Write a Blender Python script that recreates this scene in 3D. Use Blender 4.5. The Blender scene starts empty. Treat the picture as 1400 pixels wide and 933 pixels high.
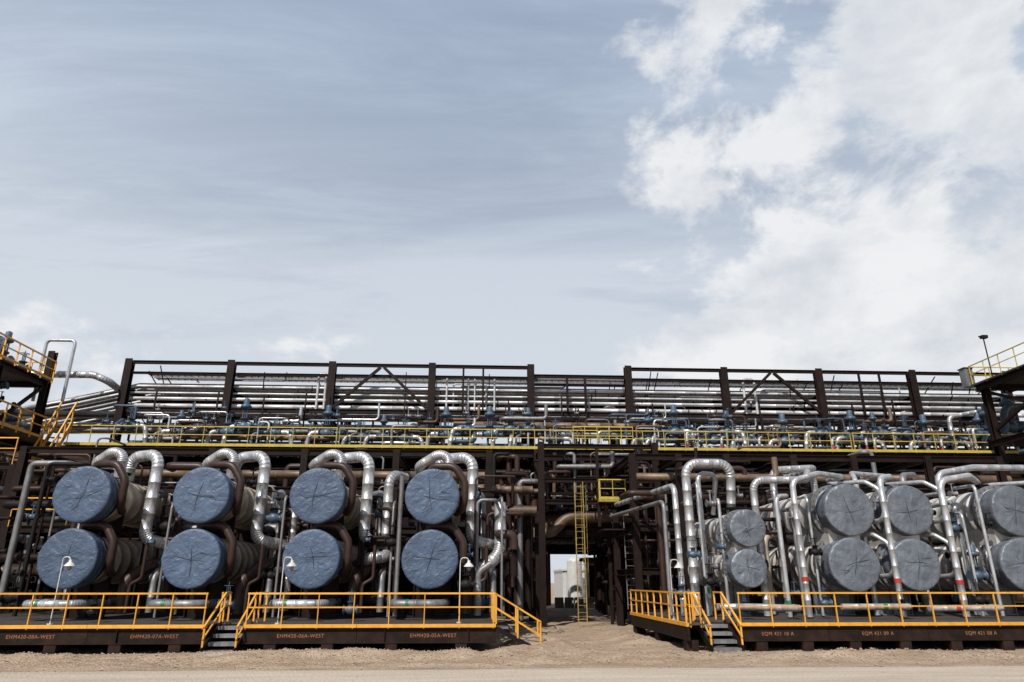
import bpy, math, random
from mathutils import Vector, Matrix, noise
random.seed(7)
rad=math.radians
sc=bpy.context.scene
COL=sc.collection

# ------------------------------------------------------------------ materials
def M(name,col,rough=.5,metal=0.,var=.18,scale=2.5,bump=.0,bscale=25,dirt=None,dirtamt=.35,streak=False,rnd=.12,bdist=.03,spec=.5):
    m=bpy.data.materials.new(name); m.use_nodes=True
    nt=m.node_tree; N=nt.nodes; L=nt.links
    bs=N['Principled BSDF']
    tc=N.new('ShaderNodeTexCoord')
    n1=N.new('ShaderNodeTexNoise'); n1.inputs['Scale'].default_value=scale; n1.inputs['Detail'].default_value=8
    n1.inputs['Roughness'].default_value=.65
    L.new(tc.outputs['Object'],n1.inputs['Vector'])
    r1=N.new('ShaderNodeValToRGB')
    r1.color_ramp.elements[0].position=.32; r1.color_ramp.elements[1].position=.68
    r1.color_ramp.elements[0].color=(*[c*(1-var) for c in col],1)
    r1.color_ramp.elements[1].color=(*[min(1,c*(1+var)) for c in col],1)
    L.new(n1.outputs['Fac'],r1.inputs['Fac'])
    out=r1.outputs['Color']
    if dirt:
        mp=N.new('ShaderNodeMapping'); L.new(tc.outputs['Object'],mp.inputs['Vector'])
        mp.inputs['Scale'].default_value=(3,3,.5) if streak else (1,1,1)
        n2=N.new('ShaderNodeTexNoise'); n2.inputs['Scale'].default_value=scale*1.3; n2.inputs['Detail'].default_value=10
        n2.inputs['Roughness'].default_value=.7
        L.new(mp.outputs['Vector'],n2.inputs['Vector'])
        r2=N.new('ShaderNodeValToRGB'); r2.color_ramp.elements[0].position=.48; r2.color_ramp.elements[1].position=.72
        r2.color_ramp.elements[0].color=(0,0,0,1); r2.color_ramp.elements[1].color=(dirtamt*2,)*3+(1,)
        L.new(n2.outputs['Fac'],r2.inputs['Fac'])
        mx=N.new('ShaderNodeMix'); mx.data_type='RGBA'
        L.new(r2.outputs['Color'],mx.inputs['Factor']); L.new(out,mx.inputs['A']); mx.inputs['B'].default_value=(*dirt,1)
        out=mx.outputs['Result']
    if rnd:
        oi=N.new('ShaderNodeObjectInfo'); mr=N.new('ShaderNodeMapRange')
        mr.inputs['To Min'].default_value=1-rnd; mr.inputs['To Max'].default_value=1+rnd
        L.new(oi.outputs['Random'],mr.inputs['Value'])
        vm=N.new('ShaderNodeVectorMath'); vm.operation='SCALE'
        L.new(out,vm.inputs[0]); L.new(mr.outputs['Result'],vm.inputs['Scale']); out=vm.outputs['Vector']
    L.new(out,bs.inputs['Base Color'])
    bs.inputs['Roughness'].default_value=rough; bs.inputs['Metallic'].default_value=metal
    bs.inputs['Specular IOR Level'].default_value=spec
    if bump:
        n3=N.new('ShaderNodeTexNoise'); n3.inputs['Scale'].default_value=bscale; n3.inputs['Detail'].default_value=6
        n3.inputs['Distortion'].default_value=.8
        L.new(tc.outputs['Object'],n3.inputs['Vector'])
        bp=N.new('ShaderNodeBump'); bp.inputs['Strength'].default_value=bump; bp.inputs['Distance'].default_value=bdist
        L.new(n3.outputs['Fac'],bp.inputs['Height']); L.new(bp.outputs['Normal'],bs.inputs['Normal'])
    return m
MAT={}
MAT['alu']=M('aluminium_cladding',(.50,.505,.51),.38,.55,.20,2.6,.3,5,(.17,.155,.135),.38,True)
MAT['seam']=M('cladding_seam',(.2,.2,.2),.5,.5,.1)
MAT['alur']=M('rack_cladding',(.48,.48,.48),.42,.25,.2,1.2,.1,5,(.22,.19,.16),.3)
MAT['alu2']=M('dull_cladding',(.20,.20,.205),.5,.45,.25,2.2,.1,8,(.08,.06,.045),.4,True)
MAT['shell']=M('shell_cladding',(.40,.34,.26),.5,.25,.2,1.2,.15,4,(.13,.09,.06),.4,False)
MAT['shellg']=M('grey_shell_cladding',(.54,.52,.48),.42,.3,.16,1.2,.12,4,(.24,.19,.14),.35,False)
MAT['tarp']=M('blue_tarp',(.055,.085,.14),.5,0,.26,2.2,1.0,6,(.10,.135,.185),.22,False,.10,.04,.4)
MAT['tarpg']=M('grey_blue_tarp',(.125,.142,.165),.40,.2,.25,2.2,.8,4.5,(.22,.235,.25),.28,False,.10,.05,.4)
MAT['tarpd']=M('tarp_strap',(.022,.034,.055),.7,0,.1)
MAT['steel']=M('brown_painted_steel',(.0135,.008,.0065),.55,0,.25,1.5,.05,20,(.03,.018,.013),.2,spec=.12)
MAT['steel2']=M('dark_steel',(.008,.0075,.0075),.6,0,.25,1.5,spec=.2)
MAT['skid']=M('rusty_skid_steel',(.016,.010,.008),.65,0,.3,2,.05,20,(.05,.025,.015),.3,spec=.12)
MAT['brown']=M('brown_wrapped_pipe',(.036,.019,.014),.42,0,.2,3,.2,18,spec=.3)
MAT['tan']=M('tan_cladding',(.14,.09,.055),.5,.1,.3,1.4,.1,8,(.045,.03,.018),.45)
MAT['tand']=M('dark_tan_cladding',(.085,.053,.032),.5,.1,.3,1.4,.1,8,(.035,.022,.014),.45)
MAT['yellow']=M('yellow_paint',(.66,.31,.028),.45,0,.12,3,.03,30,(.25,.13,.05),.25)
MAT['lemon']=M('lemon_paint',(.44,.33,.045),.5,0,.15,3,.03,30,(.15,.11,.04),.25)
MAT['lemond']=M('faded_lemon_paint',(.30,.215,.04),.6,0,.2,3,.03,30,(.1,.07,.03),.3)
MAT['teal']=M('teal_paint',(.05,.08,.115),.45,.1,.2,3,.05,20)
MAT['green']=M('green_paint',(.02,.13,.06),.5,0,.1)
MAT['red']=M('red_paint',(.36,.03,.02),.5,0,.1)
MAT['white']=M('white_paint',(.5,.5,.48),.45,0,.08,2,.0,20,(.3,.27,.23),.25)
MAT['grate']=M('deck_grating',(.06,.05,.042),.7,.2,.3,6,.4,60)
MAT['letter']=M('stencil_paint',(.26,.10,.045),.7,0,.2,6)
MAT['concrete']=M('concrete',(.34,.31,.27),.85,0,.2,3,.3,30)
MAT['panel']=M('dark_wall_panel',(.006,.0055,.0055),.8,0,.3,.6,spec=.05)  # near-black, for the added dark backing and the shed roof
MAT['stone']=M('gravel_stone',(.38,.29,.205),.9,0,.4,9)

def groundmat(name,c1,c2,c3,bump=.8,track=False):
    m=bpy.data.materials.new(name); m.use_nodes=True
    nt=m.node_tree; N=nt.nodes; L=nt.links; bs=N['Principled BSDF']
    tc=N.new('ShaderNodeTexCoord')
    mp=N.new('ShaderNodeMapping'); mp.inputs['Scale'].default_value=(.12 if track else .35,1,1); L.new(tc.outputs['Object'],mp.inputs['Vector'])
    def ns(s,d,vec):
        n=N.new('ShaderNodeTexNoise'); n.inputs['Scale'].default_value=s; n.inputs['Detail'].default_value=d
        n.inputs['Roughness'].default_value=.7; L.new(vec,n.inputs['Vector']); return n.outputs['Fac']
    a=ns(1.3,12,mp.outputs['Vector']); b=ns(14,8,tc.outputs['Object'])
    r=N.new('ShaderNodeValToRGB'); e=r.color_ramp.elements
    e[0].position=.40; e[0].color=(*c1,1); e[1].position=.60; e[1].color=(*c2,1)
    L.new(a,r.inputs['Fac'])
    r2=N.new('ShaderNodeValToRGB'); e=r2.color_ramp.elements
    e[0].position=.46; e[0].color=(0,0,0,1); e[1].position=.70; e[1].color=(.8,.8,.8,1); L.new(b,r2.inputs['Fac'])
    mx=N.new('ShaderNodeMix'); mx.data_type='RGBA'
    L.new(r2.outputs['Color'],mx.inputs['Factor']); L.new(r.outputs['Color'],mx.inputs['A']); mx.inputs['B'].default_value=(*c3,1)
    L.new(mx.outputs['Result'],bs.inputs['Base Color']); bs.inputs['Roughness'].default_value=.95; bs.inputs['Specular IOR Level'].default_value=.15
    v=N.new('ShaderNodeTexVoronoi'); v.inputs['Scale'].default_value=18; L.new(tc.outputs['Object'],v.inputs['Vector'])
    ad=N.new('ShaderNodeMath'); ad.operation='ADD'; L.new(v.outputs['Distance'],ad.inputs[0]); L.new(b,ad.inputs[1])
    bp=N.new('ShaderNodeBump'); bp.inputs['Strength'].default_value=bump; bp.inputs['Distance'].default_value=.045
    L.new(ad.outputs[0],bp.inputs['Height']); L.new(bp.outputs['Normal'],bs.inputs['Normal'])
    return m
MAT['ground']=groundmat('gravel_ground',(.29,.21,.145),(.43,.335,.245),(.21,.15,.10),.8)
MAT['road']=groundmat('packed_gravel_road',(.39,.325,.255),(.49,.42,.345),(.29,.235,.18),.45,True)

# ------------------------------------------------------------------ mesh builder
class B:
    def __init__(s): s.v=[]; s.f=[]; s.s=[]
    def add(s,vs,fs,sm=False):
        o=len(s.v); s.v+=[Vector(p) for p in vs]
        for f in fs: s.f.append([i+o for i in f]); s.s.append(sm)
        return s
    def box(s,x0,x1,y0,y1,z0,z1):
        return s.add([(x0,y0,z0),(x1,y0,z0),(x1,y1,z0),(x0,y1,z0),(x0,y0,z1),(x1,y0,z1),(x1,y1,z1),(x0,y1,z1)],
          [(3,2,1,0),(4,5,6,7),(0,1,5,4),(1,2,6,5),(2,3,7,6),(3,0,4,7)])
    def beam(s,p,q,w,h,up=(0,0,1)):
        p=Vector(p);q=Vector(q);d=(q-p).normalized();up=Vector(up)
        if abs(d.dot(up))>.98: up=Vector((0,1,0))
        a=d.cross(up).normalized(); b=a.cross(d).normalized()
        vs=[]
        for c in (p,q):
            for i,j in ((-1,-1),(1,-1),(1,1),(-1,1)): vs.append(c+a*(i*w/2)+b*(j*h/2))
        return s.add(vs,[(3,2,1,0),(4,5,6,7),(0,1,5,4),(1,2,6,5),(2,3,7,6),(3,0,4,7)])
    def ibeam(s,p,q,w,h,t=.03,up=(0,0,1)):
        p=Vector(p);q=Vector(q);d=(q-p).normalized();up=Vector(up)
        if abs(d.dot(up))>.98: up=Vector((0,1,0))
        a=d.cross(up).normalized(); b=a.cross(d).normalized()
        o=b*(h/2-t/2)
        s.beam(p+o,q+o,w,t,up); s.beam(p-o,q-o,w,t,up); s.beam(p,q,t,h-2*t,up)
        return s
    def ring(s,c,a,b,r,n): return [c+a*(r*math.cos(2*math.pi*i/n))+b*(r*math.sin(2*math.pi*i/n)) for i in range(n)]
    def sweep(s,rings,n,caps=True):
        o=len(s.v)
        for r in rings: s.v+=r
        for k in range(len(rings)-1):
            for i in range(n):
                j=(i+1)%n
                s.f.append([o+k*n+i,o+k*n+j,o+(k+1)*n+j,o+(k+1)*n+i]); s.s.append(True)
        if caps:
            o2=len(s.v); s.v+=[p.copy() for p in rings[0]]; s.f.append([o2+i for i in range(n)][::-1]); s.s.append(False)
            o2=len(s.v); s.v+=[p.copy() for p in rings[-1]]; s.f.append([o2+i for i in range(n)]); s.s.append(False)
        return s
    def lathe(s,prof,c,axis,n=24,caps=True):
        c=Vector(c); d=Vector(axis).normalized()
        t=Vector((0,0,1)) if abs(d.z)<.9 else Vector((1,0,0))
        a=t.cross(d).normalized(); b=d.cross(a)
        return s.sweep([s.ring(c+d*h,a,b,max(r,.0005),n) for r,h in prof],n,caps)
    def cyl(s,p,q,r,n=14,r2=None):
        p=Vector(p);q=Vector(q); d=q-p
        return s.lathe([(r,0),(r if r2 is None else r2,d.length)],p,d,n)
    def tube(s,pts,r,n=12,bend=None,band=0,m=6,gore=False):
        pts=[Vector(p) for p in pts]
        if bend is None: bend=r*3
        path=[(pts[0],0)]
        for i in range(1,len(pts)-1):
            a=(pts[i-1]-pts[i]); b=(pts[i+1]-pts[i]); la=a.length; lb=b.length; a.normalize(); b.normalize()
            ang=math.acos(max(-1,min(1,a.dot(b))))
            if ang>3.1 or ang<.02: path.append((pts[i],0)); continue
            d=min(bend/math.tan(ang/2),.49*la,.49*lb); R=d*math.tan(ang/2)
            bis=(a+b).normalized(); cen=pts[i]+bis*(R/math.sin(ang/2))
            st=pts[i]+a*d-cen; en=pts[i]+b*d-cen; tot=math.pi-ang
            ax=st.cross(en).normalized()
            for k in range(m+1): path.append((cen+Matrix.Rotation(tot*k/m,3,ax)@st,1))
        path.append((pts[-1],0))
        P=[path[0]]
        for p in path[1:]:
            if (p[0]-P[-1][0]).length>1e-4: P.append(p)
        st=[]
        for i,(p,g) in enumerate(P):
            if g and gore and 0<i<len(P)-1:
                u=(P[i+1][0]-P[i-1][0]).normalized(); e=min(.018,.2*(P[i+1][0]-p).length,.2*(p-P[i-1][0]).length)
                st+=[(p-u*e,r),(p-u*e*.5,r*1.035),(p+u*e*.5,r*1.035),(p+u*e,r)]
            else: st.append((p,r))
            if band and i<len(P)-1:
                q=P[i+1][0]; L=(q-p).length
                if L>band*1.2:
                    k=int(L/band); u=(q-p).normalized()
                    for j in range(1,k+1):
                        c=p+u*(j*L/(k+1)); 
                        for o,rr in ((-.026,1.),(-.02,1.04),(.02,1.04),(.026,1.)): st.append((c+u*o,r*rr))
        T=[]
        for i in range(len(st)):
            a=st[max(i-1,0)][0]; b=st[min(i+1,len(st)-1)][0]; T.append((b-a).normalized())
        t=Vector((0,0,1)) if abs(T[0].z)<.9 else Vector((1,0,0))
        a=t.cross(T[0]).normalized(); rings=[]
        for i,(p,rr) in enumerate(st):
            a=(a-T[i]*a.dot(T[i])).normalized(); b=T[i].cross(a)
            rings.append(s.ring(p,a,b,rr,n))
        return s.sweep(rings,n)
    def torus(s,c,axis,R,r,n=20,m=8):
        c=Vector(c); d=Vector(axis).normalized(); t=Vector((0,0,1)) if abs(d.z)<.9 else Vector((1,0,0))
        a=t.cross(d).normalized(); b=d.cross(a); rings=[]
        for i in range(n+1):
            th=2*math.pi*i/n; o=a*math.cos(th)+b*math.sin(th)
            rings.append(s.ring(c+o*R,o,d,r,m))
        return s.sweep(rings,m,False)

def mk(name,b,mat,parent=None,loc=None,label=None,cat=None,group=None,kind=None):
    if parent is not None: o0=parent.location.copy()
    elif loc is not None: o0=Vector(loc)
    else:
        xs=[v.x for v in b.v]; ys=[v.y for v in b.v]; zs=[v.z for v in b.v]
        o0=Vector(((min(xs)+max(xs))/2,(min(ys)+max(ys))/2,min(zs)))
    me=bpy.data.meshes.new(name); me.from_pydata([tuple(v-o0) for v in b.v],[],b.f)
    me.polygons.foreach_set('use_smooth',b.s)
    if isinstance(mat,str): me.materials.append(MAT[mat])
    else:
        for mm in mat[0]: me.materials.append(MAT[mm])
        me.polygons.foreach_set('material_index',mat[1])
    me.update()
    ob=bpy.data.objects.new(name,me); COL.objects.link(ob)
    if parent is not None: ob.parent=parent
    else: ob.location=o0
    if label: ob['label']=label
    if cat: ob['category']=cat
    if group: ob['group']=group
    if kind: ob['kind']=kind
    return ob
def thing(name,loc,label,cat,group=None):
    e=bpy.data.objects.new(name,None); e.empty_display_size=.2; e.location=Vector(loc); COL.objects.link(e)
    e['label']=label; e['category']=cat
    if group: e['group']=group
    return e
def pipe(pts,r,mat='alu',label=None,group='process pipes',name='pipe',band=None,n=14,bend=None,bands=()):
    b=B().tube(pts,r,n,bend,(.6 if mat in('alu','alu2','tan') and r>.09 else 0) if band is None else band,6,mat=='alu' and r>.12)
    lab=label or {'alu':'silver aluminium-clad pipe running between exchangers','alu2':'dull grey clad pipe on the steelwork',
        'brown':'brown wrapped pipe beside the exchangers','tan':'tan clad pipe crossing the pipe rack','steel':'thin dark brown pipe among the steelwork',
        'white':'white pipe on the rack','teal':'blue-grey painted pipe by the walkway','shell':'dirty beige clad pipe among the steelwork'}.get(mat,'dark pipe on the brown steelwork')
    if mat=='alu' and r>.09:   # darker seam material on the raised joint bands
        L=n; idx=[]
        k=(len(b.v)-2*n)//n
        rad_=[]
        for q in range(k):
            c=sum((b.v[q*n+i] for i in range(n)),Vector())/n; rad_.append((b.v[q*n]-c).length)
        for q in range(k-1):
            hi=rad_[q]>r*1.02 and rad_[q+1]>r*1.02
            lo=(not hi) and (rad_[q]>r*1.02 or rad_[q+1]>r*1.02)
            idx+=[1 if lo else 0]*n
        idx+=[0,0]
        ob=mk(name,b,(['alu','seam'],idx),label=lab,cat='pipe',group=group)
    else: ob=mk(name,b,mat,label=lab,cat='pipe',group=group)
    for (p,q,m) in bands:
        mk('colour_band',B().cyl(p,q,r*1.09,16),m,parent=ob)
    return ob
STUFF=B(); SM=['brown','steel','alu2','alu','shell','tan','teal','steel2','white','green','red','lemon','alur']; SI=[]
def stuff(mat):
    SI.extend([SM.index(mat)]*(len(STUFF.f)-len(SI)))

# ------------------------------------------------------------------ ground
def berm(x,y):
    if y<18.4: return 0.
    z=.06*noise.noise(Vector((x*.5,y*.9,0)))+.04*noise.noise(Vector((x*2,y*2,3)))+.03*noise.noise(Vector((x*5,y*5,8)))
    g=math.exp(-((y-20.6)/.65)**2)
    z+=g*(.12+.15*noise.noise(Vector((x*.35,1.7,0)))+.17*noise.noise(Vector((x*1.3,y*1.2,4))))
    z+=.42*math.exp(-((y-23.3)/1.8)**2-((x-1.9)/1.1)**2)*(1+.5*noise.noise(Vector((x*2,y*1.5,9))))
    z+=.24*math.exp(-((y-27)/3.0)**2-((x-5.5)/.7)**2)
    z+=.14*math.exp(-((y-21.3)/.6)**2-((x+4.5)/4)**2)
    w=min(1,(y-18.4)/.8); f=max(0,min(1,(60-y)/15))
    return z*w*f
xs=[-900,-500,-200,-100,-60,-40]+[-30+.2*i for i in range(301)]+[40,60,100,200,500,900]
ys=[-300,-100,-30,0,10,15]+[18+.12*i for i in range(100)]+[30+1.2*i for i in range(28)]+[80,120,200,400,900]
b=B(); nx=len(xs)
b.v=[Vector((x,y,berm(x,y) if -31<x<31 else 0)) for y in ys for x in xs]
for j in range(len(ys)-1):
    for i in range(nx-1):
        b.f.append([j*nx+i,j*nx+i+1,(j+1)*nx+i+1,(j+1)*nx+i]); b.s.append(True)
mk('ground',b,'ground',loc=(0,0,0),kind='structure',label='sandy gravel ground around the skids',cat='ground')
b=B(); 
rx=[-400,-60]+[-30+i*.5 for i in range(121)]+[60,400]
edge=lambda x:18.15+.18*noise.noise(Vector((x*.25,5,0)))+.06*noise.noise(Vector((x*1.7,5,0)))
n=len(rx)
b.v=[Vector((x,2,.004)) for x in rx]+[Vector((x,edge(x)-.25,.006)) for x in rx]+[Vector((x,edge(x),.004)) for x in rx]
for k in range(2):
    for i in range(n-1): b.f.append([k*n+i,k*n+i+1,(k+1)*n+i+1,(k+1)*n+i]); b.s.append(True)
mk('road',b,'road',loc=(0,0,0),kind='structure',label='pale packed gravel road',cat='road')
b=B()
for i in range(14000):
    y=random.choice([random.uniform(15.5,18.6),random.gauss(20.5,.8),random.gauss(20.3,.7),random.uniform(18,24),random.uniform(19,34)])
    if y>23.5: x=random.uniform(.9,6.3)
    else: x=random.uniform(-17,19)
    if y<18.2 and random.random()<.75: continue
    r=random.uniform(.009,.032)*(1 if y>18.2 else .5)*(2.2 if random.random()<.03 else 1); z=berm(x,y)+r*.2+.004
    vs=[]
    for d in ((1,0,0),(-.5,.9,0),(-.5,-.9,0),(0,0,.9),(0,0,-.6)):
        vs.append((x+r*d[0]*random.uniform(.7,1.3),y+r*d[1]*random.uniform(.7,1.3),z+r*d[2]*random.uniform(.6,1.2)))
    b.add(vs,[(0,1,3),(1,2,3),(2,0,3),(1,0,4),(2,1,4),(0,2,4)])
mk('gravel',b,'stone',loc=(0,0,0),kind='stuff',label='loose gravel stones scattered on the ground',cat='gravel')

# ------------------------------------------------------------------ heat exchangers
def cover(b,X,Z,D,R,depth,seed,wr):
    n=96; rings=[]
    fr=[(.0,.0),(.12,0),(.25,0),(.4,0),(.55,0),(.7,.0),(.82,.0),(.91,.005),(.965,.015),(.99,.035),(1.0,.08)]
    k=9
    prof=fr+[(1.0,.08+(depth-.08)*i/k) for i in range(1,k+1)]
    for q,(rr,h) in enumerate(prof):
        ring=[]
        for i in range(n):
            th=2*math.pi*i/n; c,s_=math.cos(th),math.sin(th)
            fold=noise.noise(Vector((c*3.2+seed,s_*3.2,rr*.8+h)))
            fine=noise.noise(Vector((c*8,s_*8+seed,rr*3+h*3)))
            crs=noise.noise(Vector((c*rr*2.4+seed*2,s_*rr*2.4,1)))
            rid=1-abs(noise.noise(Vector((c*rr*3.0+seed*3,s_*rr*3.0,7))))*2
            rid2=1-abs(noise.noise(Vector((c*rr*6+seed*1.3,s_*rr*6,17))))*2
            if q<len(fr)-1:
                y=D+h-wr*(.006*fold*rr+.008*fine*rr+.022*rid*rid+.018*rid2*rid2)+.03*crs*wr
                r=R*rr*(1+.010*fold)
            else:
                y=D+h+.03*fine
                t=(h-.08)/(depth-.08)
                pinch=.05*math.exp(-((t-.8)/.1)**2)+.02*math.exp(-((t-.25)/.08)**2)
                r=R*(1+(.018*fold+.016*fine)*wr-pinch)*(1-.02*t)
            ring.append(Vector((X+r*c,y,Z+r*s_)))
        rings.append(ring)
    b.sweep(rings,n,False); return b
def exchanger(X,Z,D,R,sr,length,depth,seed,base,shell='shell',lab='',grp='tarp-covered heat exchangers',tarp='tarp',wr=1.):
    t=thing('heat_exchanger',(X,D+length/2,base),lab,'heat exchanger',grp)
    mk('cover',cover(B(),X,Z,D,R,depth,seed,wr),tarp,t)
    rnd=random.Random(seed)
    for k in range(2):
        a=rnd.uniform(-.3,.3)+k*math.pi/2
        p0=Vector((X-R*.97*math.cos(a),D+.03,Z-R*.97*math.sin(a))); p1=Vector((X+R*.97*math.cos(a),D+.03,Z+R*.97*math.sin(a)))
        mid=Vector((X+rnd.uniform(-.12,.12),D-.045-.006*k,Z+rnd.uniform(-.12,.12)))
        mk('strap',B().tube([p0,mid,p1],.007,6,bend=.01),'tarpd',t)
    a=rnd.uniform(0,6.28); 
    p0=Vector((X+R*.95*math.cos(a),D+.02,Z+R*.95*math.sin(a))); p1=Vector((X+R*.35*math.cos(a+.5),D-.04,Z+R*.35*math.sin(a+.5)))
    mk('strap',B().tube([p0,p1],.006,6),'tarpd',t)
    mk('strap',B().torus((X,D+depth*.8,Z),(0,1,0),R*.955,.014,40,6),'tarpd',t)
    s=B(); y0=D+depth-.1
    prof=[(sr*.9,0),(sr,.02)]
    y=.02
    while y<length-depth-.6:
        y+=.7; prof+=[(sr,y-.035),(sr*1.02,y-.03),(sr*1.02,y+.03),(sr,y+.035)]
    L=length-depth+.2
    prof+=[(sr,L-.1),(sr*.92,L),(sr*.7,L+.22),(sr*.35,L+.36),(.01,L+.4)]
    s.lathe(prof,(X,y0,Z),(0,1,0),40)
    mk('shell',s,shell,t)
    f=B(); f.lathe([(sr*1.14,0),(sr*1.14,.09)],(X,y0+.12,Z),(0,1,0),36); f.lathe([(sr*1.14,0),(sr*1.14,.09)],(X,y0+.23,Z),(0,1,0),36)
    for i in range(28):
        a=2*math.pi*i/28; f.cyl((X+sr*1.09*math.cos(a),y0+.06,Z+sr*1.09*math.sin(a)),(X+sr*1.09*math.cos(a),y0+.38,Z+sr*1.09*math.sin(a)),.02,6)
    mk('flange',f,'steel2' if shell=='shell' else 'alu2',t)
    for yy in (y0+1.3,y0+length*.68):
        d=B(); d.box(X-sr*.8,X+sr*.8,yy,yy+.04,base,Z-sr*.45); d.box(X-sr*.85,X+sr*.85,yy-.12,yy+.16,base,base+.04)
        for i in (-.8,0,.8): d.box(X+sr*i-.02,X+sr*i+.02,yy-.1,yy-.002,base+.04,Z-sr*.86)
        mk('saddle',d,'steel' if shell=='shell' else 'alu2',t)
    mk('nozzle',B().lathe([(.2,0),(.2,.28),(.3,.285),(.3,.36)],(X,y0+1.9,Z+sr-.08),(0,0,1),20),'steel2',t)
    mk('nozzle',B().lathe([(.17,0),(.17,.22),(.26,.225),(.26,.3)],(X,y0+.75,Z+sr-.08),(0,0,1),20),'steel2',t)
    return t

DECK=.8
LX=[-13.3,-9.36,-5.48,-1.57]; ZU,ZL=4.77,2.71
for i,X in enumerate(LX):
    exchanger(X-.04*(3-i)/3,ZL,24,.95,.78,8.2,.62,i*2+1,DECK,lab='lower beige heat exchanger with blue tarp tied over its end',wr=.6)
    exchanger(X,ZU,24,.94,.78,8.2,.62,i*2+2,ZL+.76,lab='upper beige heat exchanger with blue tarp, stacked on another',wr=.6)
    pipe([(X,26.9,5.6),(X,26.9,6.5),(X+1.36,26.2,6.5),(X+1.34,26.1,3.45),(X+1.9,26.3,3.3),(X+2.3,27.6,3.3)],.205,'alu',
         'tall silver clad pipe arching over the exchanger','arched clad pipes beside exchangers',bend=.5,n=20)
    pipe([(X-.75,27.5,5.9),(X-.62,25.6,6.05),(X+.1,25.3,6.45),(X+.5,25.3,6.3),(X+.42,25.35,5.5)],.175,'alu',
         'short silver clad elbow on top of the exchanger','short clad elbows',bend=.4,n=18)
    for Zc in (ZU,ZL):
        pipe([(X-.15,25.0,Zc+.7),(X-.15,24.75,Zc+1.13),(X+.72,24.55,Zc+1.1),(X+1.1,24.5,Zc+.55),(X+1.1,24.5,Zc-.3),(X+.8,25.3,Zc-.45)],.135,'brown',
         'brown wrapped pipe curving around the tarp cover','curved brown pipes',bend=.42,n=14)
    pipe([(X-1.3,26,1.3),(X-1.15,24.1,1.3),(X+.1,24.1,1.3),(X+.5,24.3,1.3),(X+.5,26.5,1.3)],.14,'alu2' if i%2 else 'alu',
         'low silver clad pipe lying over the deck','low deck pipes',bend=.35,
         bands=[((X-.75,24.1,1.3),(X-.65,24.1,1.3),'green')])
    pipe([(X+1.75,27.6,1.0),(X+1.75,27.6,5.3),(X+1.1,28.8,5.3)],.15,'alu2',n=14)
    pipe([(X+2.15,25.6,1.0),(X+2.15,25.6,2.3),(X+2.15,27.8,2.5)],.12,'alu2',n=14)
    pipe([(X+1.55,25.2,1.0),(X+1.55,25.2,1.9),(X+1.9,25.2,2.1),(X+1.9,25.2,3.2)],.06,'brown')
    pipe([(X+1.2,25.6,.95),(X+1.2,25.6,2.0),(X+1.7,26.2,2.6),(X+1.7,29,2.6)],.2,'brown',bend=.4)
    pipe([(X+2.05,27,.95),(X+2.05,27,4.2),(X+1.5,28,4.6),(X+1.5,31,4.6)],.13,'brown',bend=.4)
    pipe([(X+2.45,25.4,.85),(X+2.45,25.4,4.6+.3*(i%2)),(X+2.3,27,4.9)],.045,'alu2','slim grey pipe standing between the exchangers','slim standing pipes',bend=.2)
pipe([(-6.9,26.8,1.0),(-6.9,26.8,5.6),(-6.3,27.2,6.0),(-6.3,28,6.0)],.14,'alu')
pipe([(-3.4,26.6,3.1),(-3.4,26.6,5.9),(-2.9,27.6,5.9)],.18,'alu',bend=.5)
pipe([(-3.4,26.6,3.1),(-3.2,25.7,2.8),(-3.9,25.7,2.8),(-4.1,26.8,2.5)],.2,'alu',bend=.4)
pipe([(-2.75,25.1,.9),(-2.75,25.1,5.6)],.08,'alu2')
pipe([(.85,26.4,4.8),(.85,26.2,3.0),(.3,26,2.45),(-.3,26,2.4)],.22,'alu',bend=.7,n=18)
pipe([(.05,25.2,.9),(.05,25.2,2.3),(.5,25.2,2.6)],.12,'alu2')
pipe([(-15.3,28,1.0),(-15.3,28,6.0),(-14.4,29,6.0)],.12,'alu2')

def rexch(X,Zu,Zl,D,R,sr,seed):
    g='tarp-covered heat exchangers on the far skid'
    exchanger(X-.17,Zl,D,R,sr,7.5,.85*R/.93,seed,DECK,'shellg','lower grey heat exchanger with wrinkled blue-grey tarp cover',g,'tarpg',.9)
    t=exchanger(X-.05,Zu,D,R,sr,7.5,.85*R/.93,seed+1,Zl+sr*.97,'shellg','upper grey heat exchanger with wrinkled blue-grey tarp cover',g,'tarpg',.9)
    mk('connecting_box',B().box(X-sr*.8,X+sr*.5,D+.5*R/.93,D+3.0,Zl+sr*.6,Zu-sr*.6),'shellg',t)
rexch(9.80,3.82,2.44,25,.66,.62,21)
rexch(13.65,4.48,2.57,25,.93,.9,23)
rexch(15.92,4.48,2.57,25,.90,.87,25)
rexch(20.0,4.48,2.57,25,.93,.9,27)
rexch(22.3,4.48,2.57,25,.93,.9,29)
for X in (13.65,15.92,20.0):
    for Zc in (4.48,2.57):
        pipe([(X+.0,26.7,Zc+.6),(X+.0,26.6,Zc+1.12),(X+.8,25.2,Zc+1.05),(X+1.1,24.8,Zc+.7),(X+1.12,24.75,Zc-.35),(X+.9,26.3,Zc-.45)],.08,'alu',
          'slim silver pipe curving around the tarp cover','curved silver pipes',bend=.4)
RED=lambda x,y,z:[((x,y,z),(x,y,z+.15),'red')]
pipe([(7.93,26,.85),(7.93,26,6.3),(9.72,26,6.3),(9.72,26.5,4.35)],.165,'alu',bend=.5,n=18,label='tall silver clad pipe looping over to the small exchanger')
pipe([(8.45,26.2,.85),(8.45,26.2,5.95),(9.3,26.6,5.95),(9.3,27.3,4.5)],.095,'alu',bend=.35,label='slim silver pipe looping over to the small exchanger',bands=[((8.45,26.2,1.6),(8.45,26.2,1.8),'green')])
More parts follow.
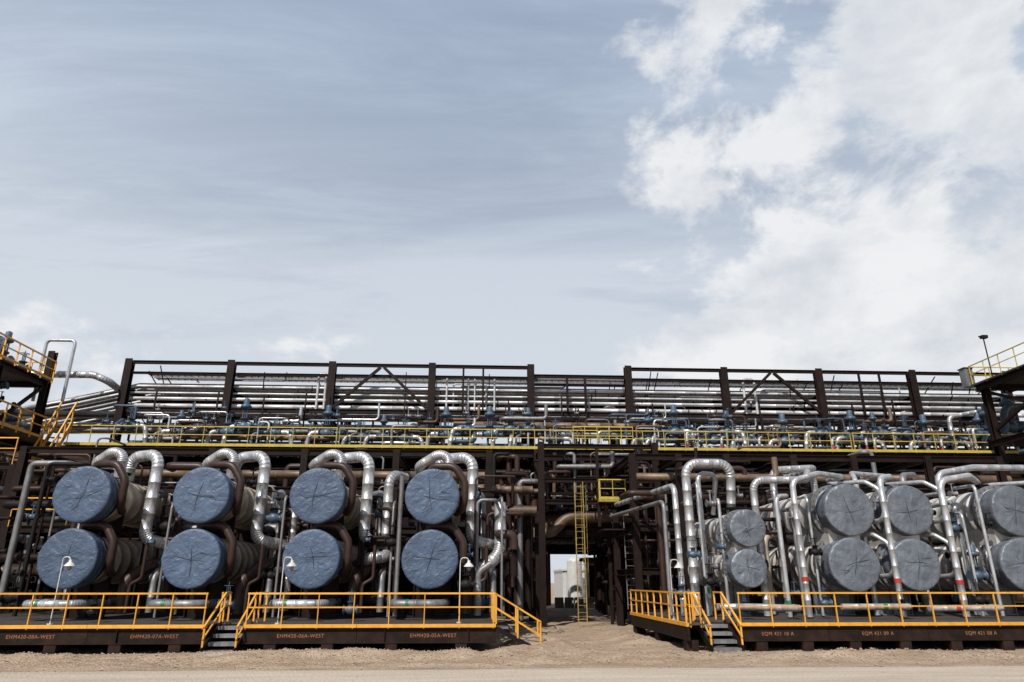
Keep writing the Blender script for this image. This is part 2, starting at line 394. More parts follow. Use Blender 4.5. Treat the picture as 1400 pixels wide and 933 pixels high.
pipe([(7.45,26,.85),(7.45,26,5.45),(6.6,33,5.45)],.11,'alu',bend=.35)
pipe([(7.1,26.4,.85),(7.1,26.4,4.9),(6.3,33,4.9)],.08,'alu2',bend=.3)
pipe([(8.75,27,.85),(8.75,27,5.2),(8.9,30,5.2)],.07,'alu2',bend=.3)
pipe([(10.3,25.5,.85),(10.3,25.5,5.6),(12.4,25.5,5.62),(13.0,26.6,6.1),(13.5,27.2,6.0),(13.5,27.2,5.2)],.13,'alu',bend=.4,n=18,label='silver clad pipe stepping up over the exchangers')
pipe([(10.72,24.6,.85),(10.72,24.6,4.9),(11.3,24.9,4.95),(11.5,27,5.0)],.08,'alu',bend=.3,bands=[((10.72,24.6,1.2),(10.72,24.6,1.38),'green')])
pipe([(11.4,24.6,.85),(11.4,24.6,5.45),(12.5,24.8,5.75),(14.0,25.9,5.8),(14,27,5.8)],.105,'alu',bend=.35,bands=RED(11.4,24.6,2.0),label='silver pipe with a red colour band')
pipe([(14.78,24.75,.85),(14.78,24.75,5.6),(15.6,25.4,5.75),(15.92,26.8,5.7),(15.92,26.9,5.1)],.105,'alu',bend=.35,bands=RED(14.78,24.75,1.95),label='silver pipe with a red colour band')
pipe([(14.5,25.9,.85),(14.5,25.9,5.7),(15.0,27,6.1),(17.5,28.5,6.2)],.1,'alu',bend=.35)
pipe([(17.0,24.7,.85),(17.0,24.7,5.5),(18.4,25,5.75),(19.9,26.6,5.7),(19.9,26.9,5.1)],.115,'alu',bend=.4,bands=RED(17.0,24.7,1.9),label='silver pipe with a red colour band')
pipe([(17.6,25.6,.85),(17.6,25.6,5.9),(19.3,25.9,6.2),(22,26.2,6.25)],.12,'alu',bend=.4)
pipe([(16.95,26.8,.85),(16.95,26.8,6.0),(18.6,28.6,6.3)],.12,'alu2',bend=.4)
pipe([(12.0,27.6,.85),(12.0,27.6,6.3),(14,27.9,6.45),(14.1,32,6.45)],.14,'alu',bend=.4)
pipe([(11.0,26.8,.85),(11.0,26.8,3.6),(11.9,27.5,3.8)],.14,'shell',bend=.4)
pipe([(18.3,26,.85),(18.3,26,4.9),(18.6,28,4.9)],.09,'alu',bend=.3)
pipe([(11.9,26,.85),(11.9,26,4.6),(12.3,27.6,4.7)],.08,'alu2',bend=.3)
for (x,y,z,r) in ((10.95,25.2,5.2,.06),(12.35,25.6,5.0,.05),(14.95,25.0,4.8,.05),(17.3,25.1,5.1,.07),(17.95,25.2,4.4,.05),(8.2,25.6,5.5,.05),(9.0,25.7,4.9,.06),(11.65,25.0,4.2,.05),(18.6,25.1,5.4,.06)):
    pipe([(x,y,.85),(x,y,z),(x+.35,y+1.6,z+.1)],r,'alu','slim silver pipe standing between the exchangers','slim standing pipes',bend=.22)
pipe([(8.0,24,1.2),(9.2,23.9,1.2),(10.8,23.9,1.15),(11,25.5,1.15)],.11,'alu',bend=.3,label='low silver clad pipe lying over the deck',group='low deck pipes')
pipe([(12.2,23.9,1.2),(14.6,23.9,1.2),(14.9,25,1.2)],.1,'alu',bend=.3,label='low silver clad pipe lying over the deck',group='low deck pipes',bands=[((13.6,23.9,1.2),(13.75,23.9,1.2),'green')])
pipe([(15.2,23.9,1.15),(17.8,23.9,1.15),(18,25,1.15)],.1,'alu',bend=.3,label='low silver clad pipe lying over the deck',group='low deck pipes',bands=[((16.1,23.9,1.15),(16.25,23.9,1.15),'red')])

# ------------------------------------------------------------------ railings, stairs, skids
def railing(p,q,h=.86,sp=1.05,mat='yellow',toe=False,lab='yellow pipe railing along the edge of the deck',grp='yellow railings',w=.055):
    p=Vector(p);q=Vector(q);d=q-p;L=d.length;u=d.normalized()
    t=thing('railing',p,lab,'railing',grp)
    up=Vector((0,0,1))
    mk('top_rail',B().beam(p+up*h,q+up*h,w,w*.9),mat,t)
    mk('middle_rail',B().beam(p+up*h*.55,q+up*h*.55,w*.7,w*.7),mat,t)
    if toe: mk('toe_plate',B().beam(p+up*.07,q+up*.07,.012,.13),mat,t)
    k=max(1,round(L/sp))
    for i in range(k+1):
        c=p+u*(L*i/k); s=u*(.03 if i==0 else (-.03 if i==k else 0)); c=c+s
        mk('post',B().beam(c-up*.12,c+up*(h-w*.46),w*.95,w*.5,up=u),mat,t)
    return t
def lettering(parent,text,x,y,z,size):
    cu=bpy.data.curves.new('lettering','FONT'); cu.body=text; cu.size=size; cu.align_x='CENTER'; cu.extrude=.002; cu.space_character=1.15
    to=bpy.data.objects.new('tmp',cu); COL.objects.link(to)
    bpy.context.view_layer.update()
    me=bpy.data.meshes.new_from_object(to.evaluated_get(bpy.context.evaluated_depsgraph_get()))
    bpy.data.objects.remove(to)
    o=bpy.data.objects.new('lettering',me); COL.objects.link(o); me.materials.clear(); me.materials.append(MAT['letter'])
    o.parent=parent; o.rotation_euler=(rad(90),0,0); o.location=Vector((x,y,z))-parent.location
def skid(x0,x1,y0,y1,text=None,tx=None,feet=2,extra=None,sz=.145):
    lab='dark steel skid with yellow deck edge'+(' stencilled '+text if text else '')
    t=thing('skid',((x0+x1)/2,y0,0),lab,'equipment skid','equipment skids')
    g=.006
    mk('deck',B().box(x0+g,x1-g,y0+.1,y1,DECK-.05,DECK) if extra is None else B().box(x0+g,x1-g,y0+.1,y1,DECK-.05,DECK).box(*extra,DECK-.051,DECK-.001),'grate',t)
    mk('edge_board',B().box(x0+g,x1-g,y0,y0+.098,DECK-.09,DECK+.005),'yellow',t)
    bb=B()
    bb.box(x0+g,x1-g,y0+.03,y0+.2,.28,.31).box(x0+g,x1-g,y0+.03,y0+.2,.67,.70).box(x0+g,x1-g,y0+.1,y0+.12,.31,.67)
    k=int((x1-x0)/.97)
    for i in range(1,k+1):
        xx=x0+(x1-x0)*i/(k+1)
        if tx is None or abs(xx-tx)>1.0: bb.box(xx-.012,xx+.012,y0+.035,y0+.099,.312,.668)
    for yy in (y0+3.5,y0+7,y0+9.5): bb.box(x0+g,x1-g,yy,yy+.2,.3,.74)
    for xx in (x0+.03,x1-.08): bb.box(xx,xx+.05,y0+.22,y1,.33,.745)
    mk('frame',bb,'skid',t)
    for i in range(feet):
        fx=x0+(x1-x0)*(i+.5)/feet
        mk('foot',B().box(fx-.17,fx+.17,y0+.05,y0+.45,-.1,.279),'skid',t)
        mk('foot',B().box(fx-.17,fx+.17,y0+7,y0+7.3,-.1,.299),'skid',t)
    if text: lettering(t,text,tx,y0+.098,.44,sz)
    return t
Y0=22.0
skid(-19,-15.13,Y0,34)
skid(-15.13,-11.26,Y0,34,'EHM420-08A-WEST',-12.85)
skid(-11.26,-7.87,Y0,34,'EHM420-07A-WEST',-9.35,2,(-7.87,-6.84,23.2,34))
skid(-6.83,-3.52,Y0,34,'EHM420-06A-WEST',-5.15)
skid(-3.52,.6,Y0,34,'EHM420-05A-WEST',-1.26)
skid(8.0,10.85,Y0+.2,34,'EQM 421 10 A',9.25,2,(6.5,7.99,23.4,30.3))
skid(10.85,14.0,Y0+.2,34,'EQM 421 09 A',12.4)
skid(14.0,17.3,Y0+.2,34,'EQM 421 08 A',15.7)
skid(17.3,24,Y0+.2,34)
t=thing('platform_edge',(6.5,26.5,0),'dark steel side frame with yellow edge board','platform edge')
mk('beam',B().box(6.42,6.5,22.2,30.3,.3,.69),'skid',t); mk('edge_board',B().box(6.4,6.49,22.2,30.3,.70,.81),'yellow',t)
mk('deck',B().box(6.5,6.98,22.2,23.39,DECK-.06,DECK-.01),'grate',t)
for yy in (22.4,26,29.6): mk('foot',B().box(6.44,6.8,yy,yy+.4,-.1,.298),'skid',t)
yf=Y0+.04
railing((-19,yf,DECK),(-7.95,yf,DECK)); railing((-6.78,yf,DECK),(.55,yf,DECK))
railing((.55,Y0+1.3,DECK),(.55,31,DECK))
railing((8.08,Y0+.24,DECK),(23.5,Y0+.24,DECK)); railing((6.45,22.3,DECK),(6.45,30.2,DECK)); railing((6.52,22.24,DECK),(6.9,22.24,DECK),sp=.4)
for xx,ya in ((-7.93,Y0+.1),(-6.77,Y0+.1),(7.0,22.3),(8.02,22.4)):
    railing((xx,ya+1.1,DECK),(xx,ya+1.9,DECK),sp=.8,toe=False,lab='short yellow railing at the head of the steps')

def steps(x0,x1,y0,run,zt,n=4):
    t=thing('steps',((x0+x1)/2,y0,0),'short steel steps with yellow sloping handrails','steps','deck steps')
    for i in range(n):
        z=zt*(i+.6)/n; y=y0+run*i/n
        mk('tread',B().box(x0+.06,x1-.06,y,y+run/n+.03,z-.04,z).box(x0+.06,x1-.06,y,y+.02,z-.1,z-.041),'alu2',t)
    for x in (x0+.03,x1-.03):
        mk('stringer',B().beam((x,y0-.05,.08),(x,y0+run,zt-.05),.05,.22),'steel',t)
        h=B(); h.beam((x,y0-.05,.75),(x,y0+run+.1,zt+.86),.055,.05); h.beam((x,y0-.05,.42),(x,y0+run+.1,zt+.48),.04,.04)
        for y in (y0+.0,y0+run+.08):
            zz=(y-y0)/run*zt; h.beam((x,y,max(0,zz-.02)),(x,y,zz+.8),.05,.045)
        mk('handrail',h,'yellow',t)
    return t
steps(-7.85,-6.85,21.75,1.35,DECK); steps(7.0,8.0,21.9,1.4,DECK)
t=thing('steps',(1.3,22.5,0),'short steel steps with yellow handrails at the deck end','steps','deck steps')
for i in range(4):
    z=DECK-DECK*(i+.5)/4; x=.64+1.25*i/4
    mk('tread',B().box(x,x+.34,22.12,23.0,z-.04,z),'alu2',t)
for y in (22.06,23.05):
    mk('stringer',B().beam((.62,y,DECK-.12),(1.95,y,.0),.04,.14),'steel',t)
    h=B(); h.beam((.58,y,DECK+.85),(1.95,y,.85),.05,.05); h.beam((.58,y,DECK+.45),(1.95,y,.45),.04,.04)
    for x in (.6,1.25,1.93): h.beam((x,y,DECK-DECK*(x-.6)/1.33),(x,y,DECK+.83-DECK*(x-.6)/1.37),.05,.05)
    mk('handrail',h,'yellow',t)

for (x,y) in ((-12.4,22.35),(-5.8,22.35),(-.4,22.6),(6.7,24.2)):
    t=thing('deck_lamp',(x,y,DECK),'slim white pole lamp with conical shade on the deck','lamp','deck lamps')
    mk('pole',B().tube([(x-.12,y,DECK),(x-.12,y,2.5),(x-.1,y-.05,2.7),(x+.1,y-.08,2.7),(x+.15,y-.08,2.6)],.016,8,bend=.1).cyl((x-.12,y,DECK),(x-.12,y,DECK+.03),.08,12),'white',t)
    mk('lamp_shade',B().lathe([(.04,.0),(.05,.07),(.08,.09),(.155,.17),(.16,.185)],(x+.15,y-.08,2.62),(0,0,-1),20),'white',t)
    mk('bulb_guard',B().lathe([(.055,0),(.06,.07),(.04,.11),(.01,.13)],(x+.15,y-.08,2.435),(0,0,-1),12),'alu2',t)

# ------------------------------------------------------------------ module frames behind exchangers
def frame(xs_,ys_,zs_,top,lab,w=.24):
    t=thing('steel_frame',((xs_[0]+xs_[-1])/2,(ys_[0]+ys_[-1])/2,DECK-.8),lab,'steel frame','module frames')
    for x in xs_:
        for y in ys_:
            mk('column',B().ibeam((x,y,0),(x,y,top),w,w),'steel',t)
    for z in zs_:
        for y in ys_:
            for a,b_ in zip(xs_[:-1],xs_[1:]): mk('beam',B().ibeam((a+w/2,y,z),(b_-w/2,y,z),w*.7,w),'steel',t)
        for x in xs_:
            for a,b_ in zip(ys_[:-1],ys_[1:]): mk('beam',B().ibeam((x,a+w/2,z),(x,b_-w/2,z),w*.7,w),'steel',t)
    return t
frame([-19,-15.13,-11.26,-7.4,-3.52,.45],[29.5,35],[2.4,4.0,5.6,7.2],7.35,'brown steel frame around the heat exchangers',.28)
frame([6.9,9.0,11.2,14.3,17.1,20.6,24],[30.5,35],[2.4,4.2,5.8,7.3],7.45,'brown steel frame behind the grey exchangers',.28)
for (xa,xb) in ((-21,.3),(7.4,26)):
    for (yy,z,r,m) in ((32.6,6.7,.2,'tan'),(33.2,5.9,.3,'brown'),(33.9,5.1,.2,'steel2'),(33.4,4.4,.26,'steel2'),(34.4,3.6,.34,'brown'),(33.7,2.8,.25,'steel'),(34.3,2.0,.3,'steel2'),(33.3,1.3,.25,'brown'),(36.6,7.4,.2,'tan'),(36.4,6.3,.28,'steel2'),(36.8,3.4,.35,'steel2')):
        pipe([(xa,yy,z),(xb,yy,z)],r,m,'horizontal header pipe deep between the skids','deep header pipes',band=2,n=12)

# ------------------------------------------------------------------ main pipe rack
CX=[-20.9+6*i for i in range(9)]+[33.1]
t=thing('pipe_rack',(3,43,0),'long brown steel pipe rack carrying silver pipes','pipe rack')
for x in CX:
    mk('column',B().ibeam((x,40,0),(x,40,14.55),.42,.42,.04,up=(0,1,0)),'steel',t)
    mk('column',B().ibeam((x,46,0),(x,46,14.0),.42,.42,.04,up=(0,1,0)),'steel',t)
    for z in (12.75,11.0,8.8,6.2,3.6): mk('beam',B().ibeam((x,40.22,z),(x,45.78,z),.25,.35),'steel',t)
    mk('bracket',B().ibeam((x,37.6,8.75),(x,39.78,8.75),.2,.3),'steel',t)
    mk('brace',B().beam((x,38.0,8.6),(x,39.75,7.2),.14,.14),'steel',t)
for k,(a,b_) in enumerate(zip(CX[:-1],CX[1:])):
    zt=13.85 if k==4 else 14.38
    for (y,z,h) in ((40,zt,.2),(40,13.3 if k==4 else 13.72,.13),(40,11.5,.25),(40,8.5,.5),(40,6.2,.3),(46,13.6,.3),(46,11.6,.25),(46,8.8,.35),(46,6.0,.3),(43,12.75,.25)):
        if k==4 and z<7 and y==46: continue
        mk('beam',B().ibeam((a+.22,y,z),(b_-.22,y,z),.16,h),'steel',t)
def chev(x0,x1,y,z0,z1):
    m=(x0+x1)/2
    mk('brace',B().beam((x0+.25,y,z0),(m-.1,y,z1),.16,.16),'steel',t); mk('brace',B().beam((m+.1,y,z1),(x1-.25,y,z0),.16,.16),'steel',t)
chev(-8.9,-2.9,39.8,11.7,14.2); chev(15.1,21.1,39.8,11.7,14.2); chev(-14.9,-8.9,46,9,13.4); chev(9.1,15.1,46,9,13.4); chev(-20.9,-14.9,46,3,8.5); chev(21.1,27.1,46,3,8.5); chev(3.1,9.1,46,9.1,11.4)
for x in (5.3,6.4): mk('post',B().beam((x,39.8,11.6),(x,39.8,13.7),.14,.14),'steel',t)
for x in (-1.0,.2): mk('post',B().beam((x,39.8,11.6),(x,39.8,14.2),.12,.12),'steel',t)
for x in (23.6,24.9): mk('post',B().beam((x,39.8,11.6),(x,39.8,14.2),.11,.11),'steel',t)
rr=random.Random(3)
G='long rack pipes'
for z0 in (12.94,11.2,9.1):
    y=40.4
    while y<45.7:
        r=rr.choice([.06,.08,.1,.13,.16])
        if z0<12 and rr.random()<.3: y+=.5; continue
        m=rr.choice(['alur','alur','alur','alu2']) if z0>12 else rr.choice(['alur','alur','alu2','tan','brown'])
        pts=[(-20.4,y,z0+r),(36,y,z0+r)]
        if z0>12: pts=[(-29,y,z0+r-2.0),(-24,y,z0+r-.9),(-20.4,y,z0+r)]+pts[1:]
        else: pts[0]=(-28,y,z0+r)
        pipe(pts,r,m,'long silver pipe on the pipe rack',G,band=2.0,n=10,bend=1.0)
        y+=2*r+rr.uniform(.04,.16)
for (yy,zz,r) in ((40.35,12.25,.1),(40.35,12.6,.06),(40.5,11.85,.13),(46.3,13.9,.13),(46.6,14.1,.08),(45.2,13.9,.1),(44.9,13.6,.12)):
    pipe([(-21,yy,zz),(36,yy,zz)],r,'alur','long silver pipe on the pipe rack',G,band=2.0,n=10)
for (yy,zz,mt) in ((40.6,13.75,'alu2'),(41.6,13.8,'alu2'),(44.5,13.85,'alu2')):
    b=B(); b.beam((-20,yy-.25,zz+.05),(34,yy-.25,zz+.05),.02,.12); b.beam((-20,yy+.25,zz+.05),(34,yy+.25,zz+.05),.02,.12)
    for i in range(136): b.beam((-19.9+i*.4,yy-.24,zz+.01),(-19.9+i*.4,yy+.24,zz+.01),.05,.02)
    for yo in (-.12,.0,.1): b.tube([(-20,yy+yo,zz+.06),(34,yy+yo,zz+.06)],.045,6)
    mk('cable_tray',b,mt,label='grey ladder cable tray along the top of the rack',cat='cable tray',group='cable trays')
def loop(x0,x1,y,z0,z1,r,m='alur'): pipe([(x0,y,z0),(x0,y,z1),(x1,y,z1),(x1,y,z0)],r,m,'silver pipe loop rising above the rack','pipe loops',bend=r*2.5,n=12)
loop(-9.75,-9.3,40.3,11.3,13.9,.075); loop(-2.0,.9,40.3,11.3,13.8,.06); loop(-1.6,.4,40.5,11.3,13.4,.05); loop(-.7,-.3,40.3,11.3,13.8,.045)
loop(16.4,17.1,40.3,11.3,13.9,.075); loop(5.0,6.8,41,11.3,13.2,.06)
t=thing('walkway',(4,38.8,9.0),'long elevated grating walkway on the rack','walkway')
mk('deck',B().box(-22.3,36,37.6,39.7,8.94,9.0),'grate',t)
mk('fascia',B().box(-22.3,36,37.55,37.595,8.92,9.07),'lemon',t)
mk('girder',B().ibeam((-22.3,37.8,8.70),(36,37.8,8.70),.2,.44),'steel',t)
for a in range(4):
    xa=-22.2+14.5*a; railing((xa,37.6,9.0),(xa+14.4,37.6,9.0),1.0,1.2,'lemon',False,'lemon yellow railing along the elevated walkway','walkway railings',.055)
railing((5.2,37.3,9.0),(8.6,37.3,9.0),1.15,.7,'lemon',False,'taller yellow gate railing on the walkway','walkway railings',.06)
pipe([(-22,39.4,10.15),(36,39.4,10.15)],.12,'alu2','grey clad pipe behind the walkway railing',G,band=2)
pipe([(-20,39.75,9.5),(36,39.75,9.5)],.12,'teal','blue-grey pipe behind the walkway railing',G,band=2)
pipe([(-1.5,39.3,10.6),(10.5,39.3,10.6)],.23,'tan','large tan pipe behind the walkway railing',G,band=2)
pipe([(-18,39.3,9.75),(-2.2,39.3,9.75)],.16,'tan','tan pipe behind the walkway railing',G,band=2)
pipe([(11,39.3,9.8),(34,39.3,9.8)],.16,'tan','tan pipe behind the walkway railing',G,band=2)
for (z,yy,r,m) in ((8.0,41,.25,'tan'),(7.0,40.8,.3,'tan'),(5.6,41,.22,'brown'),(6.7,38.6,.16,'brown'),(5.0,38.8,.2,'tan'),(4.2,41.2,.3,'brown'),(7.8,38.4,.12,'alu2'),(3.1,39,.2,'steel2'),(7.4,39,.2,'tan')):
    pipe([(-27,yy,z),(2.9,yy,z)],r,m,'horizontal pipe deep in the rack',G,band=2,n=10)
    pipe([(9.3,yy+.1,z+.2),(36,yy+.1,z+.2)],r,m,'horizontal pipe deep in the rack',G,band=2,n=10)

# ------------------------------------------------------------------ valves
def valve(x,y,z,s=1.,kind=0,mat='teal'):
    t=thing('valve',(x,y,z),['teal control valve with round actuator on top','teal gate valve with handwheel'][kind],'valve','valves')
    b=B(); b.lathe([(.26,-.42),(.26,-.36),(.15,-.355),(.15,-.25),(.24,-.12),(.26,0),(.24,.12),(.15,.25),(.15,.355),(.26,.36),(.26,.42)],(0,0,0),(1,0,0),18)
    b.lathe([(.15,.1),(.15,.38),(.22,.385),(.22,.46)],(0,0,0),(0,0,1),16)
    for v in b.v: v*=s; v+=Vector((x,y,z))
    mk('valve_body',b,mat,t)
    b=B()
    if kind==0:
        b.box(-.13,-.09,-.05,.05,.46,.95); b.box(.09,.13,-.05,.05,.46,.95); b.cyl((0,0,.46),(0,0,.98),.03,8)
        b.lathe([(.14,.93),(.27,1.0),(.29,1.05),(.29,1.12),(.24,1.18),(.15,1.22),(.15,1.5),(.08,1.55)],(0,0,0),(0,0,1),20)
    else:
        b.box(-.1,-.07,-.03,.03,.46,.9); b.box(.07,.1,-.03,.03,.46,.9); b.cyl((0,0,.46),(0,0,1.15),.025,8)
    for v in b.v: v*=s; v+=Vector((x,y,z))
    mk('actuator' if kind==0 else 'yoke',b,mat,t)
    if kind==1:
        b=B(); b.torus((0,0,.95),(0,0,1),.24,.02,18,6); b.beam((-.24,0,.95),(.24,0,.95),.025,.02); b.beam((0,-.24,.952),(0,.24,.952),.025,.02)
        for v in b.v: v*=s; v+=Vector((x,y,z))
        mk('handwheel',b,mat,t)
    return t
rv=random.Random(11)
VX=[-19.5,-16.8,-14.1,-13.2,-11.5,-8.6,-6.6,-5.4,-4.2,-1.9,-.6,.6,1.8,2.8,4.4,9.8,10.6,11.4,13.6,14.4,15.6,17.8,20.0,21.8,22.6,23.2,25.2,26.2,27.8,29.6,30.6]
for i,x in enumerate(VX):
    big=i%3!=1
    z=rv.choice([9.7,10.2,9.9])
    valve(x,38.5+rv.uniform(-.2,.2),z,1.05 if big else .8,0 if i%2 else 1)
    s=rv.choice([-1,1])
    pipe([(x+s*.42,38.5,z),(x+s*.9,38.5,z),(x+s*1.05,38.5,9.05)],.13,'alu','silver elbow leaving a valve above the walkway','walkway valve piping',bend=.35)
    pipe([(x-s*.42,38.6,z),(x-s*.85,38.6,z),(x-s*.9,39.4,z+.5),(x-s*.9,40.9,z+.6)],.12,rv.choice(['alu2','teal','teal']),'elbow leading from a valve into the rack','walkway valve piping',bend=.3)
for x in (9.9,11.9,13.9,16.1,20.4,22.4,22.9,26.9,28.7):
    pipe([(x,38.2,9.0),(x,38.2,9.75),(x+.3,38.5,9.9)],.08,'alu','small silver pipe stub with red band on the walkway','red banded stubs',bands=[((x,38.2,9.1),(x,38.2,9.35),'red')] )
for x in (-17.9,-12.6,-7.2,2.1,19.1,24.1):
    pipe([(x,38.2,9.0),(x,38.2,9.7),(x+.3,38.5,9.9)],.07,'alu2','small grey pipe stub with green band on the walkway','green banded stubs',bands=[((x,38.2,9.1),(x,38.2,9.3),'green')])
for (x,y,z,s,k) in ((-11.9,23.4,1.1,.5,1),(-8.1,24.2,1.3,.6,1),(-4.0,23.6,1.15,.55,1),(-.35,24.4,1.9,.7,1),(.1,26.2,1.3,.8,0),(-3.0,25.2,3.3,.6,1),(-7.2,25.6,2.2,.6,1),(-11.1,25.8,2.1,.6,1),
    (7.2,25.2,1.6,.6,1),(8.2,25,2.0,.6,1),(9.1,24.4,1.15,.5,1),(11.9,24.4,1.3,.5,1),(14.4,24.0,1.2,.5,1),(17.3,24.3,1.4,.6,1),(7.6,24.8,2.9,.5,1),(12.2,25.2,3.0,.5,1),(-15.4,25,1.5,.7,1),
    (-11.4,26.5,3.9,.8,1),(-7.5,26.3,4.2,.8,1),(-3.6,26.9,4.4,.7,1),(10.6,26.5,2.6,.7,0),(18.2,25.4,2.2,.7,0),(18.0,25.8,3.9,.6,1)):
    valve(x,y,z,s,k,'teal' if rv.random()<.5 else 'steel2')

# ------------------------------------------------------------------ small-bore pipework mass
rc=random.Random(5)
def clutter(n,x0,x1,y0,y1,z0,z1,mats,rs):
    for i in range(n):
        x=rc.uniform(x0,x1); y=rc.uniform(y0,y1); zb=z0+rc.uniform(0,.8)*min(1,(z1-z0)/4); zt=rc.uniform((z0+z1)/2,z1)
        dx=rc.choice([-1,1])*rc.uniform(.3,1.6); dy=rc.uniform(0,1.6)
        STUFF.tube([(x,y,zb),(x,y,zt),(x+dx,y+.01,zt),(x+dx,y+dy+.3,zt+.001)],rc.choice(rs),8,.2,0,4)
        stuff(rc.choice(mats))
def hclutter(n,x0,x1,y0,y1,z0,z1,mats,rs,lmin=1,lmax=5):
    for i in range(n):
        x=rc.uniform(x0,x1); y=rc.uniform(y0,y1); z=rc.uniform(z0,z1); l=rc.uniform(lmin,lmax)
        xe=min(x+l,x1); s=rc.choice([-1,1])*rc.uniform(.3,1)
        STUFF.tube([(x,y+.5,z),(x,y,z),(xe,y,z),(xe,y+.01,max(z0-.5,z+s))],rc.choice(rs),8,.2,0,4)
        stuff(rc.choice(mats))
def smallvalves(n,x0,x1,y0,y1,z0,z1,mats):
    for i in range(n):
        x=rc.uniform(x0,x1); y=rc.uniform(y0,y1); z=rc.uniform(z0,z1); s=rc.uniform(.35,.6)
        STUFF.lathe([(.24*s,-.3*s),(.24*s,-.24*s),(.12*s,-.235*s),(.2*s,0),(.12*s,.235*s),(.24*s,.24*s),(.24*s,.3*s)],(x,y,z),(1,0,0),10)
        STUFF.cyl((x,y,z+.1*s),(x,y,z+.8*s),.06*s,8); STUFF.torus((x,y,z+.8*s),(0,0,1),.2*s,.025*s,12,5)
        stuff(rc.choice(mats))
for X in LX:
    clutter(13,X+1.1,X+2.7,25.5,31,.8,5.8,['brown','steel','steel','brown','steel','alu2'],[.03,.04,.06,.08])
    hclutter(8,X+.9,X+2.9,25.6,30,1.2,6.2,['brown','steel','steel','brown','alu2'],[.05,.08,.12,.16],.5,2)
    smallvalves(7,X+1.1,X+2.6,25,28,1.2,5.6,['teal','steel2','steel2','alu2'])
clutter(22,-20,-14.6,27,34,.8,7,['brown','steel','steel','steel2','alu2'],[.05,.08,.12])
hclutter(20,-20,-14.6,27,34,1,7.0,['brown','steel','tan','steel2','shell'],[.06,.1,.15],1,4)
smallvalves(12,-19,-14.8,25,30,1.4,6.5,['teal','steel2','steel2'])
clutter(34,-19,.4,33,38,.2,8.6,['steel','steel2','brown','steel','alu2'],[.05,.08,.12,.15])
clutter(22,7,12,27,34,.8,6.8,['steel','alu2','brown','steel','brown'],[.04,.06,.08,.12])
hclutter(16,7.2,12.5,26.5,33,1.2,7.2,['steel','steel','brown','tan','brown'],[.05,.08,.12],.8,3)
smallvalves(16,7,12.4,25,29,1.2,5.2,['teal','steel2','steel2','alu2'])
clutter(26,8,28,32,38,.8,8.4,['steel','steel2','brown','alu2','steel'],[.05,.08,.12])
clutter(14,16.8,19,26.5,33,.8,6.4,['alu','alu2','brown','steel'],[.05,.08,.1])
smallvalves(10,16.9,19,25,28,1.4,5.6,['teal','steel2','alu2'])
clutter(18,.8,3.1,35,39,.2,8.5,['steel','steel2','brown','steel','alu2'],[.06,.1,.15])
hclutter(16,.8,3.2,34.5,39,1.5,8.5,['tan','brown','brown','steel','tan'],[.08,.14,.2],.8,2.4)
clutter(18,8.4,10.8,33,44,.2,8,['steel','brown','steel','steel2'],[.05,.08,.1,.16])
clutter(60,-21,34,40.3,45,9.2,12.4,['alu2','tan','brown','alur'],[.04,.05,.07,.1])
clutter(70,-21,34,38.0,39.4,9.05,10.9,['alu','alu2','white','tan','brown','teal'],[.03,.04,.06,.08])
hclutter(70,-21,34,38.0,39.8,9.3,11.3,['alu','alu2','tan','teal','brown','teal'],[.04,.06,.09,.11],.8,3)
hclutter(40,-21,34,40.5,45,12.0,13.9,['alur','alu2','alur'],[.04,.06,.09],2,8)
smallvalves(120,-21,34,37.9,39.3,9.3,11.2,['teal','teal','steel2','alu2','brown'])
for i in range(80):
    x=rc.uniform(-21,34); z=rc.choice([11.6,11.0,12.8]); STUFF.beam((x,40.2+rc.uniform(0,3),z),(x,40.2,z+rc.uniform(.6,1.5)),.05,.05); stuff('steel')
for i in range(36):
    x=rc.uniform(-20.5,33); STUFF.beam((x,39.75,9.1),(x,39.75,rc.uniform(11,12.6)),.08,.08); stuff('steel')
for i in range(50):
    x=-21+i*1.12; STUFF.beam((x,38.4,8.4),(x,38.4,8.9),.08,.08); STUFF.beam((x,37.7,8.4),(x,39.7,8.4),.1,.1); stuff('steel')
clutter(26,-24,-19,32,37,.3,7.8,['steel','brown','steel','alu2'],[.06,.1,.15])
hclutter(24,-27,-19,30,37,1.0,7.6,['steel','brown','alu2','steel','alu'],[.06,.1,.15],1.5,5)
hclutter(12,-28,-25,33,38,9.5,12.0,['alu','steel','brown','teal','steel'],[.06,.1,.15],1,3); smallvalves(14,-26.5,-24.6,33,37,9.6,12.0,['teal','teal','alu2'])
hclutter(6,-28,-25.2,34,37,12.9,13.6,['teal','alu2','alu'],[.08,.12],1,2.5); smallvalves(7,-27,-25,34,37,13.0,13.8,['teal','teal','steel2'])
hclutter(16,28.5,34,34,38.5,7.5,12.5,['teal','alu2','steel','teal'],[.08,.12,.16],1,3)
clutter(14,3.4,8.9,40.5,45,6.0,8.6,['steel','brown','tan','steel'],[.08,.12,.18]); hclutter(30,3.3,8.9,36.8,45,4.9,8.6,['steel','brown','brown','steel2','alu2'],[.08,.12,.2],1.5,5)
clutter(14,7.0,9.0,37,48,.0,6,['steel','brown','steel2'],[.08,.12,.16]); hclutter(9,7.0,9.0,37,46,1.2,4.8,['steel','brown','steel2'],[.08,.12],1,2)
clutter(6,3.2,4.6,40,49,.0,6,['steel','brown','steel2'],[.08,.12,.16])
clutter(10,3.3,8.8,34.4,36.0,5.2,8.6,['steel','brown','alu2','steel','tan'],[.04,.06,.09]); hclutter(12,3.3,8.8,34.2,36.2,5.4,8.6,['steel','brown','alu2','steel','tan'],[.05,.08,.12],1.5,4)
